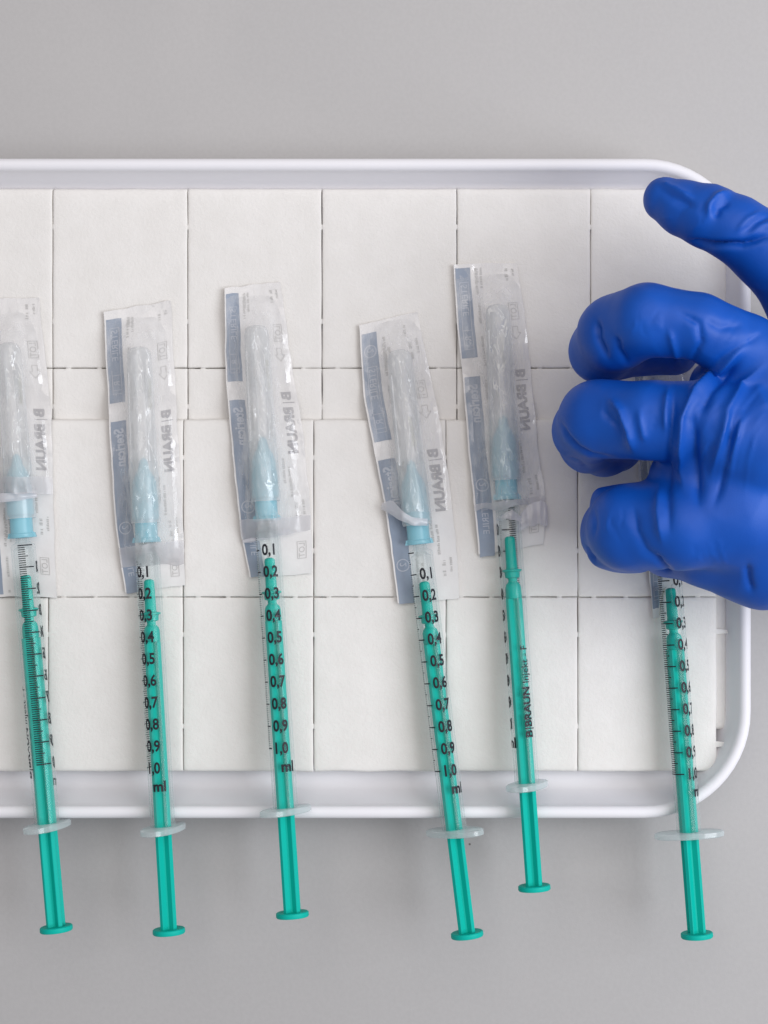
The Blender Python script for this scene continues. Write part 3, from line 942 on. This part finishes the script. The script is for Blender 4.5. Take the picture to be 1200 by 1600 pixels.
    # glove folds: polylines over the back of the hand, amplitude mm, width px
    FOLDS = [
        ([(1180, 520), (1130, 572), (1088, 612), (1066, 655), (1062, 700), (1068, 760)], 1.5, 9),
        ([(1195, 568), (1160, 602), (1136, 640), (1128, 685), (1112, 740)], 1.2, 9),
        ([(1160, 560), (1112, 610), (1092, 650)], -0.9, 8),
        ([(1084, 650), (1086, 720), (1092, 790)], -1.1, 10),
        ([(1160, 640), (1150, 690), (1128, 760)], 0.7, 9),
        ([(1145, 660), (1138, 720), (1115, 790)], -0.7, 8),
        ([(1045, 606), (1040, 640), (1040, 675)], 0.8, 6),
        ([(1054, 606), (1052, 650), (1046, 700), (1044, 780), (1046, 830)], -0.7, 7),
        ([(1030, 760), (1028, 800), (1036, 850)], 0.7, 9),
        ([(952, 624), (970, 642), (982, 672), (990, 705)], 1.2, 8),
        ([(998, 640), (1003, 670), (1008, 690)], 0.5, 7),
        ([(940, 640), (962, 662), (972, 690)], -0.6, 8),
        ([(872, 655), (886, 682), (902, 700), (925, 712), (965, 716)], -1.0, 5),
        ([(884, 715), (905, 722), (920, 732)], -0.7, 5),
        ([(932, 500), (935, 530), (950, 560)], -1.1, 6),
        ([(962, 525), (968, 548), (980, 566)], -0.8, 5),
        ([(1045, 515), (1052, 540), (1060, 570)], 0.5, 6),
        ([(1100, 498), (1125, 512), (1165, 508)], -0.4, 10),
        ([(1190, 520), (1150, 545), (1110, 575)], -0.8, 8),
        ([(1107, 338), (1109, 320), (1120, 307), (1141, 300)], 1.0, 6),
        ([(1117, 342), (1122, 325), (1140, 315)], -0.7, 7),
        ([(1030, 286), (1055, 296), (1085, 312)], 0.9, 8),
        ([(1035, 300), (1060, 312), (1088, 325)], -0.4, 8),
        ([(1070, 378), (1110, 383), (1160, 382), (1205, 366)], -1.6, 6),
        ([(1150, 362), (1168, 342), (1190, 330)], 0.5, 4), ([(1160, 366), (1180, 348), (1205, 336)], -0.5, 4), ([(1168, 372), (1190, 352), (1210, 345)], 0.4, 4),
        ([(912, 848), (920, 866), (932, 880)], -0.9, 5),
        ([(926, 790), (930, 815), (928, 840)], -0.4, 5),
        ([(990, 790), (995, 830), (1010, 860), (1040, 885)], -0.6, 9),
        ([(1024, 868), (1036, 884), (1050, 893)], -0.9, 5),
        ([(1168, 880), (1170, 905), (1175, 925)], -0.8, 6),
        ([(1180, 600), (1200, 640)], 0.4, 14), ([(1060, 488), (1092, 505), (1096, 535), (1078, 572)], -0.6, 6),
    ]
    rr = random.Random(5)
    for q in range(34):            # thin stretch lines fanning from between the knuckles to the thumb side
        t = rr.random(); x0 = 1075 + 110 * t + rr.uniform(-8, 8); y0 = 640 + 90 * rr.random()
        L = rr.uniform(45, 110); a = math.radians(rr.uniform(48, 66) + 22 * (y0 - 640) / 90)
        c0 = (x0 - L * .5 * math.cos(a), y0 + L * .5 * math.sin(a)); c1 = (x0 + L * .5 * math.cos(a), y0 - L * .5 * math.sin(a))
        cm = (x0 + rr.uniform(-5, 5) - 5, y0 - 4)
        FOLDS.append(([c0, cm, c1], rr.choice((1, 1, -1)) * rr.uniform(0.05, 0.15), rr.uniform(3.2, 5.0)))
    for (cx, cy, a0, n_, L) in ((1010, 500, 80, 7, 46), (945, 650, 100, 6, 50), (1000, 655, 95, 7, 60), (960, 820, 95, 6, 60), (1110, 340, 60, 6, 46), (1180, 370, 55, 7, 50), (1060, 330, 25, 4, 50), (1110, 860, 100, 7, 50), (1150, 520, 40, 7, 60)):
        for q in range(n_):        # fine crosswise wrinkles at the joints
            x0 = cx + rr.uniform(-24, 24); y0 = cy + rr.uniform(-16, 16); a = math.radians(a0 + rr.uniform(-22, 22)); l = L * rr.uniform(.3, .7)
            FOLDS.append(([(x0 - l * .5 * math.cos(a), y0 + l * .5 * math.sin(a)), (x0 + rr.uniform(-4, 4), y0), (x0 + l * .5 * math.cos(a), y0 - l * .5 * math.sin(a))], rr.choice((1, -1)) * rr.uniform(0.05, 0.13), rr.uniform(2.8, 4.5)))
    pxx = 600 + V[:, 0] * FPX / (CAM_D - V[:, 2]); pyy = 800 - V[:, 1] * FPX / (CAM_D - V[:, 2])
    up = np.clip((Nn[:, 2] + 0.25) / 0.5, 0, 1)
    disp = np.zeros(len(V))
    for (pl, amp, w) in FOLDS:
        best = np.full(len(V), 1e9); bt = np.zeros(len(V))
        tot = len(pl) - 1
        for q in range(tot):
            ax_, ay_ = pl[q]; bx_, by_ = pl[q + 1]
            dx, dy = bx_ - ax_, by_ - ay_
            t = np.clip(((pxx - ax_) * dx + (pyy - ay_) * dy) / (dx * dx + dy * dy), 0, 1)
            d2 = (pxx - ax_ - t * dx) ** 2 + (pyy - ay_ - t * dy) ** 2
            m_ = d2 < best
            best = np.where(m_, d2, best); bt = np.where(m_, (q + t) / tot, bt)
        taper = np.clip(np.minimum(bt, 1 - bt) * 4 + 0.15, 0, 1)
        prof = 0.55 * np.exp(-best / (0.9 * w * w)) + 0.6 * np.exp(-np.sqrt(best + 0.6) / (0.42 * w))
        disp += 1.35 * amp * prof * taper * up
    for q in range(len(V)):
        x, y, z = V[q]
        w = n3(x * .11, y * .09, z * .11)
        r = 1 - abs(n3(x * .07 + 3, y * .05, z * .07)) * 2.4
        disp[q] += 0.14 * w + 0.16 * max(0, r) ** 2
    V = V + Nn * disp[:, None]
    return V, Q

HV, HQ = build_hand()
wr = P(1470, 700, 46)
hand = mesh('gloved_hand', HV, HQ, M['glove'], None, True, wr)
hand.location = tuple(wr * MM)
tag(hand, 'curled left hand in a creased blue glove reaching over the right end of the tray', 'hand')
